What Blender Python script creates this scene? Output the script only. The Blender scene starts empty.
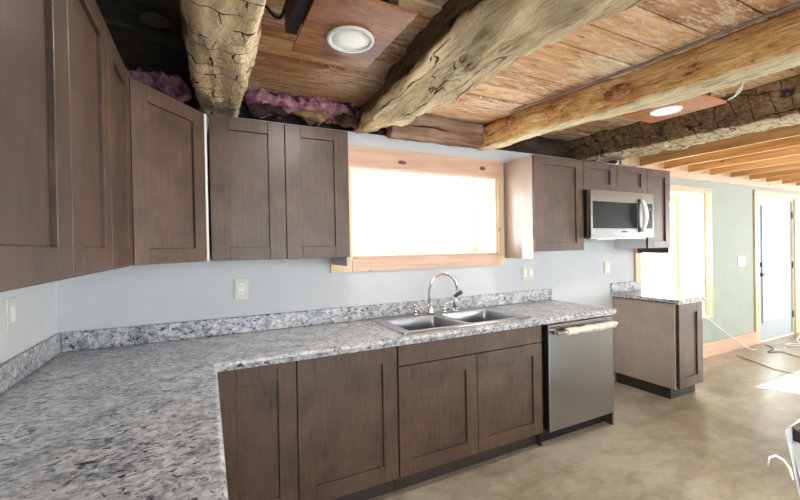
import bpy, bmesh, math, random
from mathutils import Vector, Matrix, noise

sc = bpy.context.scene
COL = sc.collection

# ------------------------------------------------------------------ camera
CAM = Vector((0.69925, -2.57926, 1.42657))
yaw, pit, rol = math.radians(26.57222), math.radians(-0.42827), math.radians(-1.05922)
F = Vector((math.sin(yaw) * math.cos(pit), math.cos(yaw) * math.cos(pit), math.sin(pit)))
R = Vector((math.cos(yaw), -math.sin(yaw), 0.0))
U = R.cross(F)
R2 = R * math.cos(rol) + U * math.sin(rol)
U2 = U * math.cos(rol) - R * math.sin(rol)
cam_data = bpy.data.cameras.new('camera')
cam_data.sensor_width = 36.0
cam_data.lens = 386.4534 / 800.0 * 36.0
cam_data.clip_start = 0.02
cam_data.clip_end = 200
cam = bpy.data.objects.new('camera', cam_data)
cam.matrix_world = Matrix(((R2.x, U2.x, -F.x, CAM.x), (R2.y, U2.y, -F.y, CAM.y), (R2.z, U2.z, -F.z, CAM.z), (0, 0, 0, 1)))
COL.objects.link(cam)
sc.camera = cam

# ------------------------------------------------------------------ light
sc.view_settings.view_transform = 'Standard'
sc.view_settings.look = 'None'
sc.view_settings.gamma = 1.0
sc.view_settings.exposure = 0.22
sc.cycles.sample_clamp_indirect = 5.0
sc.view_settings.use_curve_mapping = False

world = bpy.data.worlds.new('world')
sc.world = world
world.use_nodes = True
wn = world.node_tree
bgn = wn.nodes['Background']
bgn.inputs['Color'].default_value = (0.84, 0.93, 1.0, 1)
bgn.inputs['Strength'].default_value = 7.0

sun_data = bpy.data.lights.new('sun', 'SUN')
sun_data.energy = 26.0
sun_data.color = (1.0, 0.95, 0.86)
sun_data.angle = math.radians(0.6)
sun = bpy.data.objects.new('sun', sun_data)
sun_dir = Vector((0.466, -1.0, -0.67)).normalized()
sun.rotation_euler = sun_dir.to_track_quat('-Z', 'Y').to_euler()
sun.location = (-4, 6, 6)
COL.objects.link(sun)


def area(name, loc, direction, sx, sy, power, color):
    d = bpy.data.lights.new(name, 'AREA')
    d.shape = 'RECTANGLE'
    d.size, d.size_y = sx, sy
    d.energy = power
    d.color = color
    o = bpy.data.objects.new(name, d)
    o.location = loc
    o.rotation_euler = Vector(direction).to_track_quat('-Z', 'Y').to_euler()
    COL.objects.link(o)
    return o


# added fill lamps at the made-up openings of the rear and right walls
area('rear_fill_lamp', (2.2, -5.55, 1.35), (0, 1, 0.0), 2.4, 1.7, 24, (0.95, 0.98, 1.0))
area('rear_fill_lamp', (6.6, -5.55, 1.35), (-0.0, 1, 0.0), 2.4, 1.7, 18, (0.95, 0.98, 1.0))
area('right_fill_lamp', (12.9, -2.9, 1.3), (-1, 0.05, 0.0), 2.6, 1.7, 270, (0.97, 0.98, 1.0))


# ------------------------------------------------------------------ helpers
def tag(o, label=None, cat=None, group=None, kind=None):
    if label: o['label'] = label
    if cat: o['category'] = cat
    if group: o['group'] = group
    if kind: o['kind'] = kind
    return o


def thing(name, loc, label, cat, group=None):
    o = bpy.data.objects.new(name, None)
    o.empty_display_size = 0.1
    o.location = loc
    COL.objects.link(o)
    return tag(o, label, cat, group)


class MB:
    def __init__(self):
        self.v, self.f, self.s = [], [], []

    def add(self, vs, fs, smooth=False):
        n = len(self.v)
        self.v += [tuple(a) for a in vs]
        self.f += [tuple(i + n for i in q) for q in fs]
        self.s += [smooth] * len(fs)
        return self

    def box(self, x0, x1, y0, y1, z0, z1):
        x0, x1 = min(x0, x1), max(x0, x1); y0, y1 = min(y0, y1), max(y0, y1); z0, z1 = min(z0, z1), max(z0, z1)
        vs = [(x0, y0, z0), (x1, y0, z0), (x1, y1, z0), (x0, y1, z0), (x0, y0, z1), (x1, y0, z1), (x1, y1, z1), (x0, y1, z1)]
        return self.add(vs, [(0, 3, 2, 1), (4, 5, 6, 7), (0, 1, 5, 4), (1, 2, 6, 5), (2, 3, 7, 6), (3, 0, 4, 7)])

    def obox(self, o, a, b, c):
        """box from corner o with edge vectors a, b, c"""
        o, a, b, c = Vector(o), Vector(a), Vector(b), Vector(c)
        if a.cross(b).dot(c) < 0: a, b = b, a
        vs = [o, o + a, o + a + b, o + b, o + c, o + a + c, o + a + b + c, o + b + c]
        return self.add(vs, [(0, 3, 2, 1), (4, 5, 6, 7), (0, 1, 5, 4), (1, 2, 6, 5), (2, 3, 7, 6), (3, 0, 4, 7)])

    def prism(self, prof, axis, a0, a1, smooth=False):
        """extrude a closed 2D profile along axis ('x': prof=(y,z); 'y': prof=(x,z); 'z': prof=(x,y))"""
        n = len(prof)
        def P(p, a):
            return (a, p[0], p[1]) if axis == 'x' else (p[0], a, p[1]) if axis == 'y' else (p[0], p[1], a)
        vs = [P(p, a0) for p in prof] + [P(p, a1) for p in prof]
        fs = [(i, (i + 1) % n, n + (i + 1) % n, n + i) for i in range(n)]
        self.add(vs, fs, smooth)
        k = len(self.v) - 2 * n
        self.f += [tuple(k + i for i in reversed(range(n))), tuple(k + n + i for i in range(n))]
        self.s += [False, False]
        return self

    def tube(self, pts, r, n=12, caps=True):
        pts = [Vector(p) for p in pts]
        rs = r if isinstance(r, (list, tuple)) else [r] * len(pts)
        t0 = (pts[1] - pts[0]).normalized()
        ref = Vector((0, 0, 1)) if abs(t0.z) < 0.9 else Vector((1, 0, 0))
        u = t0.cross(ref).normalized()
        vs, fs = [], []
        for i, p in enumerate(pts):
            t = (pts[min(i + 1, len(pts) - 1)] - pts[max(i - 1, 0)]).normalized()
            u = (u - t * u.dot(t)).normalized()
            w = t.cross(u)
            for k in range(n):
                a = 2 * math.pi * k / n
                vs.append(p + (u * math.cos(a) + w * math.sin(a)) * rs[i])
        for i in range(len(pts) - 1):
            for k in range(n):
                fs.append((i * n + k, i * n + (k + 1) % n, (i + 1) * n + (k + 1) % n, (i + 1) * n + k))
        self.add(vs, fs, True)
        if caps:
            k0 = len(self.v) - len(vs)
            self.f += [tuple(k0 + k for k in reversed(range(n))), tuple(k0 + len(vs) - n + k for k in range(n))]
            self.s += [False, False]
        return self

    def lathe(self, c, prof, n=32, axis='z'):
        """prof = [(r, h)...]"""
        vs, fs = [], []
        for r, h in prof:
            for k in range(n):
                a = 2 * math.pi * k / n
                x, y = r * math.cos(a), r * math.sin(a)
                if axis == 'z': vs.append((c[0] + x, c[1] + y, c[2] + h))
                elif axis == 'y': vs.append((c[0] + x, c[1] + h, c[2] + y))
                else: vs.append((c[0] + h, c[1] + x, c[2] + y))
        for i in range(len(prof) - 1):
            for k in range(n):
                fs.append((i * n + k, i * n + (k + 1) % n, (i + 1) * n + (k + 1) % n, (i + 1) * n + k))
        self.add(vs, fs, True)
        k0 = len(self.v) - len(vs)
        self.f += [tuple(k0 + k for k in range(n)), tuple(k0 + len(vs) - n + k for k in reversed(range(n)))]
        self.s += [False, False]
        return self

    def build(self, name, mat, parent=None, bevel=0.0, segs=2, kind=None):
        off = Vector(parent_world(parent)) if parent else Vector((0, 0, 0))
        me = bpy.data.meshes.new(name)
        me.from_pydata([(a - off.x, b - off.y, c - off.z) for a, b, c in self.v], [], self.f)
        bm = bmesh.new(); bm.from_mesh(me)
        bmesh.ops.recalc_face_normals(bm, faces=bm.faces)
        bm.to_mesh(me); bm.free()
        for p, s in zip(me.polygons, self.s): p.use_smooth = s
        me.materials.append(mat)
        o = bpy.data.objects.new(name, me)
        COL.objects.link(o)
        if parent: o.parent = parent
        if bevel > 0:
            m = o.modifiers.new('bevel', 'BEVEL')
            m.width = bevel; m.segments = segs; m.limit_method = 'ANGLE'; m.angle_limit = math.radians(40)
            m.harden_normals = False
        if kind: o['kind'] = kind
        return o


def parent_world(p):
    v = Vector((0, 0, 0))
    while p is not None:
        v += p.location
        p = p.parent
    return v


# ------------------------------------------------------------------ materials
def srgb(r, g, b):
    f = lambda c: (c / 255 / 12.92) if c / 255 <= 0.04045 else ((c / 255 + 0.055) / 1.055) ** 2.4
    return (f(r), f(g), f(b), 1)


class Mat:
    def __init__(self, name, base=(0.5, 0.5, 0.5, 1), rough=0.6, metal=0.0, coat=0.0, spec=0.5):
        self.m = bpy.data.materials.new(name)
        self.m.use_nodes = True
        self.t = self.m.node_tree
        self.b = self.t.nodes['Principled BSDF']
        self.b.inputs['Base Color'].default_value = base
        self.b.inputs['Roughness'].default_value = rough
        self.b.inputs['Metallic'].default_value = metal
        self.b.inputs['Coat Weight'].default_value = coat
        self.b.inputs['Coat Roughness'].default_value = 0.15
        self.b.inputs['Specular IOR Level'].default_value = spec
        tc = self.t.nodes.new('ShaderNodeTexCoord')
        self.co = tc.outputs['Object']

    def n(self, typ, **kw):
        nd = self.t.nodes.new(typ)
        for k, v in kw.items():
            if hasattr(nd, k) and not k.startswith('in_'):
                setattr(nd, k, v)
        return nd

    def link(self, a, b): self.t.links.new(a, b)

    def mapping(self, scale=(1, 1, 1), rot=(0, 0, 0), loc=(0, 0, 0), src=None):
        mp = self.n('ShaderNodeMapping')
        mp.inputs['Scale'].default_value = scale
        mp.inputs['Rotation'].default_value = rot
        mp.inputs['Location'].default_value = loc
        self.link(src or self.co, mp.inputs['Vector'])
        return mp.outputs['Vector']

    def noise(self, vec, scale=5, detail=4, rough=0.5, dist=0.0):
        nd = self.n('ShaderNodeTexNoise')
        nd.inputs['Scale'].default_value = scale
        nd.inputs['Detail'].default_value = detail
        nd.inputs['Roughness'].default_value = rough
        nd.inputs['Distortion'].default_value = dist
        self.link(vec, nd.inputs['Vector'])
        return nd.outputs['Fac']

    def voronoi(self, vec, scale=5, feature='F1', rnd=1.0, out='Distance'):
        nd = self.n('ShaderNodeTexVoronoi')
        nd.feature = feature
        nd.inputs['Scale'].default_value = scale
        nd.inputs['Randomness'].default_value = rnd
        self.link(vec, nd.inputs['Vector'])
        return nd.outputs[out]

    def ramp(self, fac, stops, interp='LINEAR'):
        nd = self.n('ShaderNodeValToRGB')
        cr = nd.color_ramp
        cr.interpolation = interp
        cr.elements[0].position, cr.elements[0].color = stops[0][0], stops[0][1]
        cr.elements[1].position, cr.elements[1].color = stops[-1][0], stops[-1][1]
        for p, c in stops[1:-1]:
            e = cr.elements.new(p); e.color = c
        self.link(fac, nd.inputs['Fac'])
        return nd.outputs['Color']

    def mix(self, fac, a, b, mode='MIX'):
        nd = self.n('ShaderNodeMix')
        nd.data_type = 'RGBA'
        nd.blend_type = mode
        for sock, v in ((nd.inputs[0], fac), (nd.inputs[6], a), (nd.inputs[7], b)):
            if isinstance(v, (float, int, tuple)): sock.default_value = v
            else: self.link(v, sock)
        return nd.outputs[2]

    def math(self, op, a, b=0.0, clamp=False):
        nd = self.n('ShaderNodeMath')
        nd.operation = op
        nd.use_clamp = clamp
        for s, v in ((nd.inputs[0], a), (nd.inputs[1], b)):
            if isinstance(v, (float, int)): s.default_value = v
            else: self.link(v, s)
        return nd.outputs[0]

    def bump(self, h, strength=0.3, dist=0.01):
        nd = self.n('ShaderNodeBump')
        nd.inputs['Strength'].default_value = strength
        nd.inputs['Distance'].default_value = dist
        self.link(h, nd.inputs['Height'])
        self.link(nd.outputs['Normal'], self.b.inputs['Normal'])

    def color(self, c): self.link(c, self.b.inputs['Base Color'])
    def rough(self, c): self.link(c, self.b.inputs['Roughness'])


W1 = (1, 1, 1, 1); K0 = (0, 0, 0, 1)


def simple(name, rgb, rough=0.6, metal=0.0, coat=0.0, var=0.0):
    m = Mat(name, srgb(*rgb), rough, metal, coat)
    if var:
        c = srgb(*rgb)
        n1 = m.noise(m.co, 6, 3)
        m.color(m.ramp(n1, [(0.3, tuple(x * (1 - var) for x in c[:3]) + (1,)), (0.7, tuple(min(1, x * (1 + var)) for x in c[:3]) + (1,))]))
    return m.m


def cabinet_mat(name, dark, light, rough=0.42, coat=0.08):
    m = Mat(name, rough=rough, coat=coat)
    m.b.inputs['Coat Roughness'].default_value = 0.3
    v = m.mapping((22, 22, 2.6))
    g = m.noise(v, 3.0, 7, 0.65, 0.4)
    blot = m.noise(m.co, 6.0, 5, 0.6)
    fac = m.math('ADD', m.math('MULTIPLY', g, 0.45), m.math('MULTIPLY', blot, 0.55))
    m.color(m.ramp(fac, [(0.36, srgb(*dark)), (0.64, srgb(*light))]))
    m.bump(g, 0.06, 0.002)
    return m.m


M = {}
M['cabinet'] = cabinet_mat('stained_maple', (60, 42, 32), (96, 71, 54))
M['cab_dark'] = cabinet_mat('stained_maple_dark', (60, 45, 39), (84, 66, 58), 0.5, 0.0)
M['cab_side'] = cabinet_mat('laminate_side', (168, 150, 136), (184, 167, 152), 0.34, 0.3)
M['cab_gloss'] = cabinet_mat('gloss_side', (168, 148, 136), (180, 160, 148), 0.16, 0.6)
M['kick'] = simple('toe_kick', (48, 38, 34), 0.6, var=0.1)
M['white_wall'] = simple('white_primer', (206, 209, 212), 0.75, var=0.03)
M['green_wall'] = simple('pale_green_paint', (168, 181, 172), 0.75, var=0.03)
M['left_wall'] = simple('warm_white_primer', (212, 214, 212), 0.75, var=0.03)
M['white_plastic'] = simple('white_plastic', (240, 240, 236), 0.35)
M['door_white'] = simple('door_paint', (172, 186, 196), 0.5)
M['almond'] = simple('almond_plastic', (214, 212, 196), 0.4)
M['slot'] = simple('dark_slot', (70, 66, 60), 0.6)
M['steel'] = simple('steel_plain', (200, 198, 194), 0.3, 1.0)
M['chrome'] = simple('chrome', (225, 225, 225), 0.08, 1.0)
M['black'] = simple('black_plastic', (18, 20, 28), 0.35)
M['blackglass'] = simple('black_glass', (5, 7, 9), 0.35)
M['blackglass'].node_tree.nodes['Principled BSDF'].inputs['Specular IOR Level'].default_value = 0.18
M['bronze'] = simple('dark_bronze', (46, 38, 34), 0.4, 0.7)
M['cable_black'] = simple('cable_black', (24, 22, 22), 0.6)
M['cable_white'] = simple('cable_white', (238, 236, 226), 0.5)
M['cable_grey'] = simple('cable_grey', (120, 108, 100), 0.6)
M['cable_brown'] = simple('cable_brown', (112, 98, 82), 0.6)

m = Mat('brushed_steel', rough=0.3, metal=1.0)
v = m.mapping((1.2, 60, 60))
g = m.noise(v, 3, 3)
m.color(m.ramp(g, [(0.3, srgb(158, 163, 166)), (0.7, srgb(162, 167, 170))]))
m.b.inputs['Roughness'].default_value = 0.24
M['brushed'] = m.m

m = Mat('sink_steel', rough=0.28, metal=1.0)
g = m.noise(m.mapping((3, 60, 60)), 3, 3)
m.color(m.ramp(g, [(0.3, srgb(170, 172, 176)), (0.7, srgb(196, 198, 202))]))
M['sink'] = m.m

# pine
def pine(name, base, dark, knot, axis=0, scale=1.0, planks=None):
    m = Mat(name, rough=0.55, coat=0.05)
    s = [26, 26, 26]; s[axis] = 1.4
    g = m.noise(m.mapping(tuple(x * scale for x in s)), 1.0, 5, 0.6, 0.6)
    c = m.ramp(g, [(0.3, srgb(*dark)), (0.62, srgb(*base))])
    ks = [7, 7, 7]; ks[axis] = 3.2
    k = m.voronoi(m.mapping(tuple(ks)), 1.0)
    kf = m.ramp(k, [(0.05, W1), (0.11, K0)])
    c = m.mix(kf, c, srgb(*knot))
    m.color(c)
    m.bump(g, 0.08, 0.003)
    return m.m

M['pine_x'] = pine('pine_trim_x', (222, 188, 164), (204, 164, 138), (120, 72, 62), 0)
M['pine_z'] = pine('pine_trim_z', (232, 206, 166), (216, 182, 138), (130, 84, 60), 2)
M['pine_y'] = pine('pine_joist', (218, 174, 116), (184, 134, 80), (120, 72, 40), 1)
M['pine_deck'] = pine('pine_deck', (228, 192, 138), (204, 160, 104), (130, 80, 46), 0)
M['pine_reveal'] = pine('pine_reveal', (250, 238, 214), (240, 222, 190), (170, 130, 100), 2)  # paler than the trim: sun glare on the reveals put into the colour
M['knot'] = simple('knot', (112, 66, 70), 0.6, var=0.25)

# granite pattern laminate
m = Mat('granite_laminate', rough=0.28, coat=0.15)
v = m.mapping((1.0, 1.2, 1.2), rot=(0, 0, 0.6))
a = m.noise(v, 42, 6, 0.7, 0.4)
b = m.noise(v, 9, 6, 0.7, 0.4)
base = m.ramp(m.math('ADD', m.math('MULTIPLY', a, 0.6), m.math('MULTIPLY', b, 0.4)),
              [(0.38, srgb(96, 100, 112)), (0.45, srgb(146, 150, 158)), (0.52, srgb(190, 191, 194)), (0.61, srgb(226, 225, 224))])
d = m.noise(m.mapping((1, 1.4, 1.4), rot=(0, 0, 0.6), loc=(3, 1, 2)), 34, 5, 0.65, 0.8)
base = m.mix(m.ramp(d, [(0.575, K0), (0.61, W1)]), base, srgb(60, 62, 76))
e = m.noise(m.mapping((1, 1.4, 1.4), loc=(7, 5, 1)), 24, 4, 0.55, 0.5)
base = m.mix(m.ramp(e, [(0.60, K0), (0.66, (0.8,) * 3 + (1,))]), base, srgb(226, 218, 206))
m.color(base)
M['granite'] = m.m

# concrete floor
m = Mat('concrete_floor', rough=0.35)
a = m.noise(m.co, 0.9, 6, 0.6, 0.5)
b = m.noise(m.mapping((1, 1.8, 1), rot=(0, 0, 0.5)), 4.0, 9, 0.75, 0.3)
c = m.ramp(m.math('ADD', m.math('MULTIPLY', a, 0.5), m.math('MULTIPLY', b, 0.5)),
           [(0.38, srgb(132, 119, 99)), (0.48, srgb(160, 148, 128)), (0.58, srgb(186, 178, 161))])
w = m.noise(m.mapping((2, 5, 1), rot=(0, 0, 0.25)), 3.2, 6, 0.75, 0.5)
c = m.mix(m.ramp(w, [(0.62, K0), (0.74, (0.5, 0.5, 0.5, 1))]), c, srgb(206, 198, 182))
m.color(c)
m.rough(m.ramp(b, [(0.35, (0.28,) * 3 + (1,)), (0.7, (0.5,) * 3 + (1,))]))
m.bump(b, 0.08, 0.004)
M['floor'] = m.m

# old ceiling planks (boards run along x): grain along x, whitewash remains
m = Mat('old_planks', rough=0.8)
at = m.n('ShaderNodeAttribute'); at.attribute_name = 'tone'
g = m.noise(m.mapping((2.2, 14, 6)), 1.6, 8, 0.7, 0.5)
c = m.ramp(g, [(0.30, srgb(164, 112, 70)), (0.44, srgb(214, 166, 116)), (0.62, srgb(238, 204, 160))])
c = m.mix(at.outputs['Fac'], c, m.ramp(g, [(0.3, srgb(112, 68, 42)), (0.6, srgb(190, 132, 86))]))
pm = m.noise(m.co, 2.2, 3, 0.5)
p = m.noise(m.mapping((5, 20, 3)), 1.8, 8, 0.8, 0.3)
pf = m.ramp(m.math('ADD', m.math('MULTIPLY', p, 0.7), m.math('MULTIPLY', pm, 0.3)), [(0.51, K0), (0.55, (0.8,) * 3 + (1,))])
c = m.mix(pf, c, srgb(232, 220, 200))
dk = m.noise(m.mapping((5, 30, 3), loc=(4, 4, 4)), 1.5, 6, 0.7)
c = m.mix(m.ramp(dk, [(0.60, K0), (0.68, (0.85,) * 3 + (1,))]), c, srgb(84, 52, 34))
m.color(c)
m.bump(g, 0.4, 0.006)
M['planks'] = m.m
M['dark_planks'] = None


def hewn(name, cols, axis_scale, checks=None, splits=None, stain=None, bump=0.6, rough=0.85, pale=None):
    m = Mat(name, rough=rough)
    g = m.noise(m.mapping(axis_scale), 1.6, 8, 0.68, 0.8)
    b2 = m.noise(m.co, 3.2, 6, 0.65, 0.5)
    f = m.math('ADD', m.math('MULTIPLY', g, 0.6), m.math('MULTIPLY', b2, 0.4))
    c = m.ramp(f, [(0.36, srgb(*cols[0])), (0.48, srgb(*cols[1])), (0.62, srgb(*cols[2]))])
    h = g
    if stain:
        s = m.noise(m.mapping(stain[1], loc=(2, 7, 1)), 1.0, 7, 0.7, 0.6)
        c = m.mix(m.ramp(s, [(stain[2], K0), (stain[2] + 0.06, (0.9,) * 3 + (1,))]), c, srgb(*stain[0]))
    if pale:  # underside painted paler than the shaded sides, light put into the colour
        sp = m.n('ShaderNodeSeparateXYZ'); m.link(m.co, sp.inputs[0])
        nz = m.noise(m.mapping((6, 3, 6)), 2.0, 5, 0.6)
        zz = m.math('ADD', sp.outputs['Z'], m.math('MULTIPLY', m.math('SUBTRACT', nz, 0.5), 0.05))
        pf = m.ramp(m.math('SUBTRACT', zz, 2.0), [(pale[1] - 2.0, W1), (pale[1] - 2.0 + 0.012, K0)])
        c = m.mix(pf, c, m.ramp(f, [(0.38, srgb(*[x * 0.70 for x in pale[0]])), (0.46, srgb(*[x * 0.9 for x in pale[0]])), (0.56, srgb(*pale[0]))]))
    if checks:
        # hewing checks: (mode, cell along, cell across, mortar, noise threshold)
        mode, bw, rh, mortar, thr = checks
        sp = m.n('ShaderNodeSeparateXYZ'); m.link(m.co, sp.inputs[0])
        n1 = m.noise(m.co, 4.0, 3, 0.6); n2 = m.noise(m.mapping((1, 1, 1), loc=(5, 5, 5)), 4.5, 3, 0.6)
        ax = m.math('ADD', sp.outputs['X'], sp.outputs['Z'])
        u_, v_ = (ax, sp.outputs['Y']) if mode == 'across' else (sp.outputs['Y'], ax)
        cb = m.n('ShaderNodeCombineXYZ')
        m.link(m.math('ADD', u_, m.math('MULTIPLY', n1, 0.16)), cb.inputs[0])
        m.link(m.math('ADD', v_, m.math('MULTIPLY', n2, 0.14)), cb.inputs[1])
        bk = m.n('ShaderNodeTexBrick')
        bk.inputs['Scale'].default_value = 1.0
        bk.inputs['Brick Width'].default_value = bw
        bk.inputs['Row Height'].default_value = rh
        bk.inputs['Mortar Size'].default_value = mortar
        bk.inputs['Mortar Smooth'].default_value = 0.5
        m.link(cb.outputs[0], bk.inputs['Vector'])
        brk = m.noise(m.co, 8, 4, 0.6)
        cf = m.math('MULTIPLY', bk.outputs['Fac'], m.ramp(brk, [(thr, K0), (thr + 0.08, W1)]))
        c = m.mix(cf, c, srgb(50, 32, 20))
        h = m.math('SUBTRACT', h, m.math('MULTIPLY', cf, 1.0))
    if splits:
        s1 = m.noise(m.mapping(splits[0]), 1.0, 2, 0.4, 0.2)
        brk = m.noise(m.co, 3.5, 3, 0.6)
        cf = m.ramp(m.math('ABSOLUTE', m.math('SUBTRACT', s1, 0.5)), [(splits[1], W1), (splits[1] * 2.4, K0)])
        cf = m.math('MULTIPLY', cf, m.ramp(brk, [(0.46, K0), (0.54, W1)]))
        c = m.mix(cf, c, srgb(50, 36, 26))
        h = m.math('SUBTRACT', h, m.math('MULTIPLY', cf, 1.0))
    m.color(c)
    m.bump(h, bump, 0.02)
    return m.m


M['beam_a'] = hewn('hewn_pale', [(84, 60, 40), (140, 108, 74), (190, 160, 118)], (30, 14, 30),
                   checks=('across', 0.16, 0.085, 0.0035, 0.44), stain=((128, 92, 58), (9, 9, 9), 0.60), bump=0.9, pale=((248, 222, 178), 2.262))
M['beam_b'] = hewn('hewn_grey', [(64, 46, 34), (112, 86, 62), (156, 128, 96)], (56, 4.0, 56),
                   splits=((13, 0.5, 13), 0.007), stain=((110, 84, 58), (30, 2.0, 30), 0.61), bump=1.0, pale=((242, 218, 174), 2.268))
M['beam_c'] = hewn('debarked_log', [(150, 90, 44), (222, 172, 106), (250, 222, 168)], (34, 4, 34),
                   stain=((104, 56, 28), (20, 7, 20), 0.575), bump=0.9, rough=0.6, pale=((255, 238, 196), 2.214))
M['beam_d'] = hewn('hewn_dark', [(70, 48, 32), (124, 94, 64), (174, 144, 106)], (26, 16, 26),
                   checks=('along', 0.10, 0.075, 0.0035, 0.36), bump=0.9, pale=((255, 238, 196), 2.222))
M['dark_log'] = hewn('dark_brown_log', [(36, 26, 22), (56, 42, 34), (84, 66, 54)], (3, 20, 20), bump=0.6)
M['brown_paper'] = hewn('brown_log_chink', [(110, 84, 70), (150, 120, 100), (178, 150, 128)], (2, 18, 18), bump=0.5)
M['ply'] = hewn('plywood', [(84, 46, 20), (146, 90, 48), (190, 134, 82)], (3, 22, 3), bump=0.12, rough=0.55)
M['ply2'] = hewn('plywood_red', [(150, 84, 46), (190, 118, 72), (206, 140, 92)], (3, 22, 3), bump=0.12, rough=0.55)
M['dark_planks'] = hewn('dark_planks', [(30, 26, 20), (50, 44, 32), (78, 72, 54)], (4, 26, 6), bump=0.5)
M['knot_wood'] = hewn('knot_wood', [(92, 48, 24), (150, 92, 50), (206, 156, 100)], (14, 14, 14), bump=0.8)
M['stone'] = hewn('field_stone', [(120, 92, 62), (160, 130, 92), (190, 164, 124)], (8, 8, 8), bump=0.6)

m = Mat('pink_fibreglass', rough=0.95)
g = m.noise(m.co, 18, 8, 0.75, 1.2)
c = m.ramp(m.noise(m.co, 11, 6, 0.7, 0.6), [(0.38, srgb(70, 44, 66)), (0.47, srgb(168, 102, 126)), (0.6, srgb(232, 176, 188))])
m.color(c); m.bump(g, 0.8, 0.02)
M['pink'] = m.m

m = Mat('glass', (1, 1, 1, 1), 0.02)
# thin pane: mostly clear with a faint reflection
tr = m.n('ShaderNodeBsdfTransparent'); tr.inputs['Color'].default_value = (0.97, 0.985, 0.98, 1)
gl = m.n('ShaderNodeBsdfGlossy'); gl.inputs['Roughness'].default_value = 0.02
mx = m.n('ShaderNodeMixShader'); mx.inputs[0].default_value = 0.05
m.link(tr.outputs[0], mx.inputs[1]); m.link(gl.outputs[0], mx.inputs[2])
m.link(mx.outputs[0], m.t.nodes['Material Output'].inputs['Surface'])
M['glass'] = m.m

M['snow'] = simple('snowy_ground', (236, 240, 246), 0.8, var=0.02)
M['foam'] = simple('crinkled_foam_wrap', (226, 220, 206), 0.7, var=0.2)
M['wrap'] = simple('white_plastic_wrap', (232, 236, 238), 0.4, var=0.02)
m = Mat('lamp_lens', (0.9, 0.9, 0.86, 1), 0.4)
m.b.inputs['Emission Color'].default_value = (1, 0.98, 0.92, 1)
m.b.inputs['Emission Strength'].default_value = 0.15
M['lens_dim'] = m.m
m = Mat('lamp_lens_on', (0.95, 0.95, 0.92, 1), 0.4)
m.b.inputs['Emission Color'].default_value = (1, 1, 0.98, 1)
m.b.inputs['Emission Strength'].default_value = 1.6
M['lens_on'] = m.m

# ================================================================== SETTING
ZT = 2.42     # underside of ceiling planks
XR, YR = 13.0, -5.6

MB().box(-0.15, XR + 0.15, YR - 0.15, 0.36, -0.12, 0).build('floor', M['floor'], kind='structure')
MB().box(-14, 24, 0.36, 30, -0.5, -0.3).box(-14, 24, -20, YR - 0.15, -0.5, -0.3).box(XR + 0.15, 24, YR - 0.15, 0.36, -0.5, -0.3) \
    .box(-14, -0.15, YR - 0.15, 0.36, -0.5, -0.3).build('ground', M['snow'], kind='structure')


def wall_y(mb, x0, x1, z0, z1, y0, y1, holes):
    """wall spanning x, with rectangular holes (hx0,hx1,hz0,hz1)"""
    xs = sorted(set([x0, x1] + [min(max(h[k], x0), x1) for h in holes for k in (0, 1)]))
    zs = sorted(set([z0, z1] + [min(max(h[k], z0), z1) for h in holes for k in (2, 3)]))
    for a, b in zip(xs[:-1], xs[1:]):
        for c, d in zip(zs[:-1], zs[1:]):
            mx_, mz_ = (a + b) / 2, (c + d) / 2
            if any(h[0] < mx_ < h[1] and h[2] < mz_ < h[3] for h in holes): continue
            mb.box(a, b, y0, y1, c, d)
    return mb


TH = 0.34
K1 = (1.606, 2.92, 1.35, 2.0)
K2 = (4.89, 6.19, 0.48, 2.02)
KD = (7.56, 8.69, 0.0, 2.04)
ZW = 2.245
wall_y(MB(), -0.15, 4.78, 0, ZW, 0, TH, [K1]).build('wall_back', M['white_wall'], kind='structure')
wall_y(MB(), 4.78, XR + 0.15, 0, 2.165, 0, TH, [K2, KD]).build('wall_back_green', M['green_wall'], kind='structure')
MB().box(-0.15, 0, YR, 0, 0, ZW + 0.3).build('wall_left', M['left_wall'], kind='structure')
# unseen rear and right walls, with openings added to let fill light in
wall_y(MB(), -0.15, XR + 0.15, 0, 2.7, YR - 0.15, YR, [(1.0, 3.4, 0.5, 2.2), (5.4, 7.8, 0.5, 2.2)]).build('wall_rear', M['white_wall'], kind='structure')
mb = MB()
mb.box(XR, XR + 0.15, YR, -4.2, 0, 2.7).box(XR, XR + 0.15, -1.6, TH, 0, 2.7).box(XR, XR + 0.15, -4.2, -1.6, 0, 0.45).box(XR, XR + 0.15, -4.2, -1.6, 2.15, 2.7)
mb.build('wall_right', M['green_wall'], kind='structure')

# log above the plaster of the kitchen wall, coloured dark brown
def lumpy(name, mat, center, size, seed, amp=0.25, freq=6, parent=None, sub=5, sq=3.0):
    bm = bmesh.new()
    bmesh.ops.create_icosphere(bm, subdivisions=sub, radius=1.0)
    for v in bm.verts:
        p = v.co.copy()
        # superquadric: squarer than a ball
        k = (abs(p.x) ** sq + abs(p.y) ** sq + abs(p.z) ** sq) ** (-1 / sq)
        p = p * k
        q = Vector((p.x * size[0], p.y * size[1], p.z * size[2]))
        d = noise.fractal(q * freq + Vector((seed, seed * 2.3, -seed)), 0.7, 2.1, 5)
        n = Vector((p.x / max(size[0], 1e-3), p.y / max(size[1], 1e-3), p.z / max(size[2], 1e-3))).normalized()
        v.co = q + n * d * amp * min(size)
    me = bpy.data.meshes.new(name)
    for f in bm.faces: f.smooth = True
    bm.to_mesh(me); bm.free()
    me.materials.append(mat)
    o = bpy.data.objects.new(name, me)
    COL.objects.link(o)
    if parent:
        o.parent = parent
        o.location = Vector(center) - parent_world(parent)
    else:
        o.location = center
    return o


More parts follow.
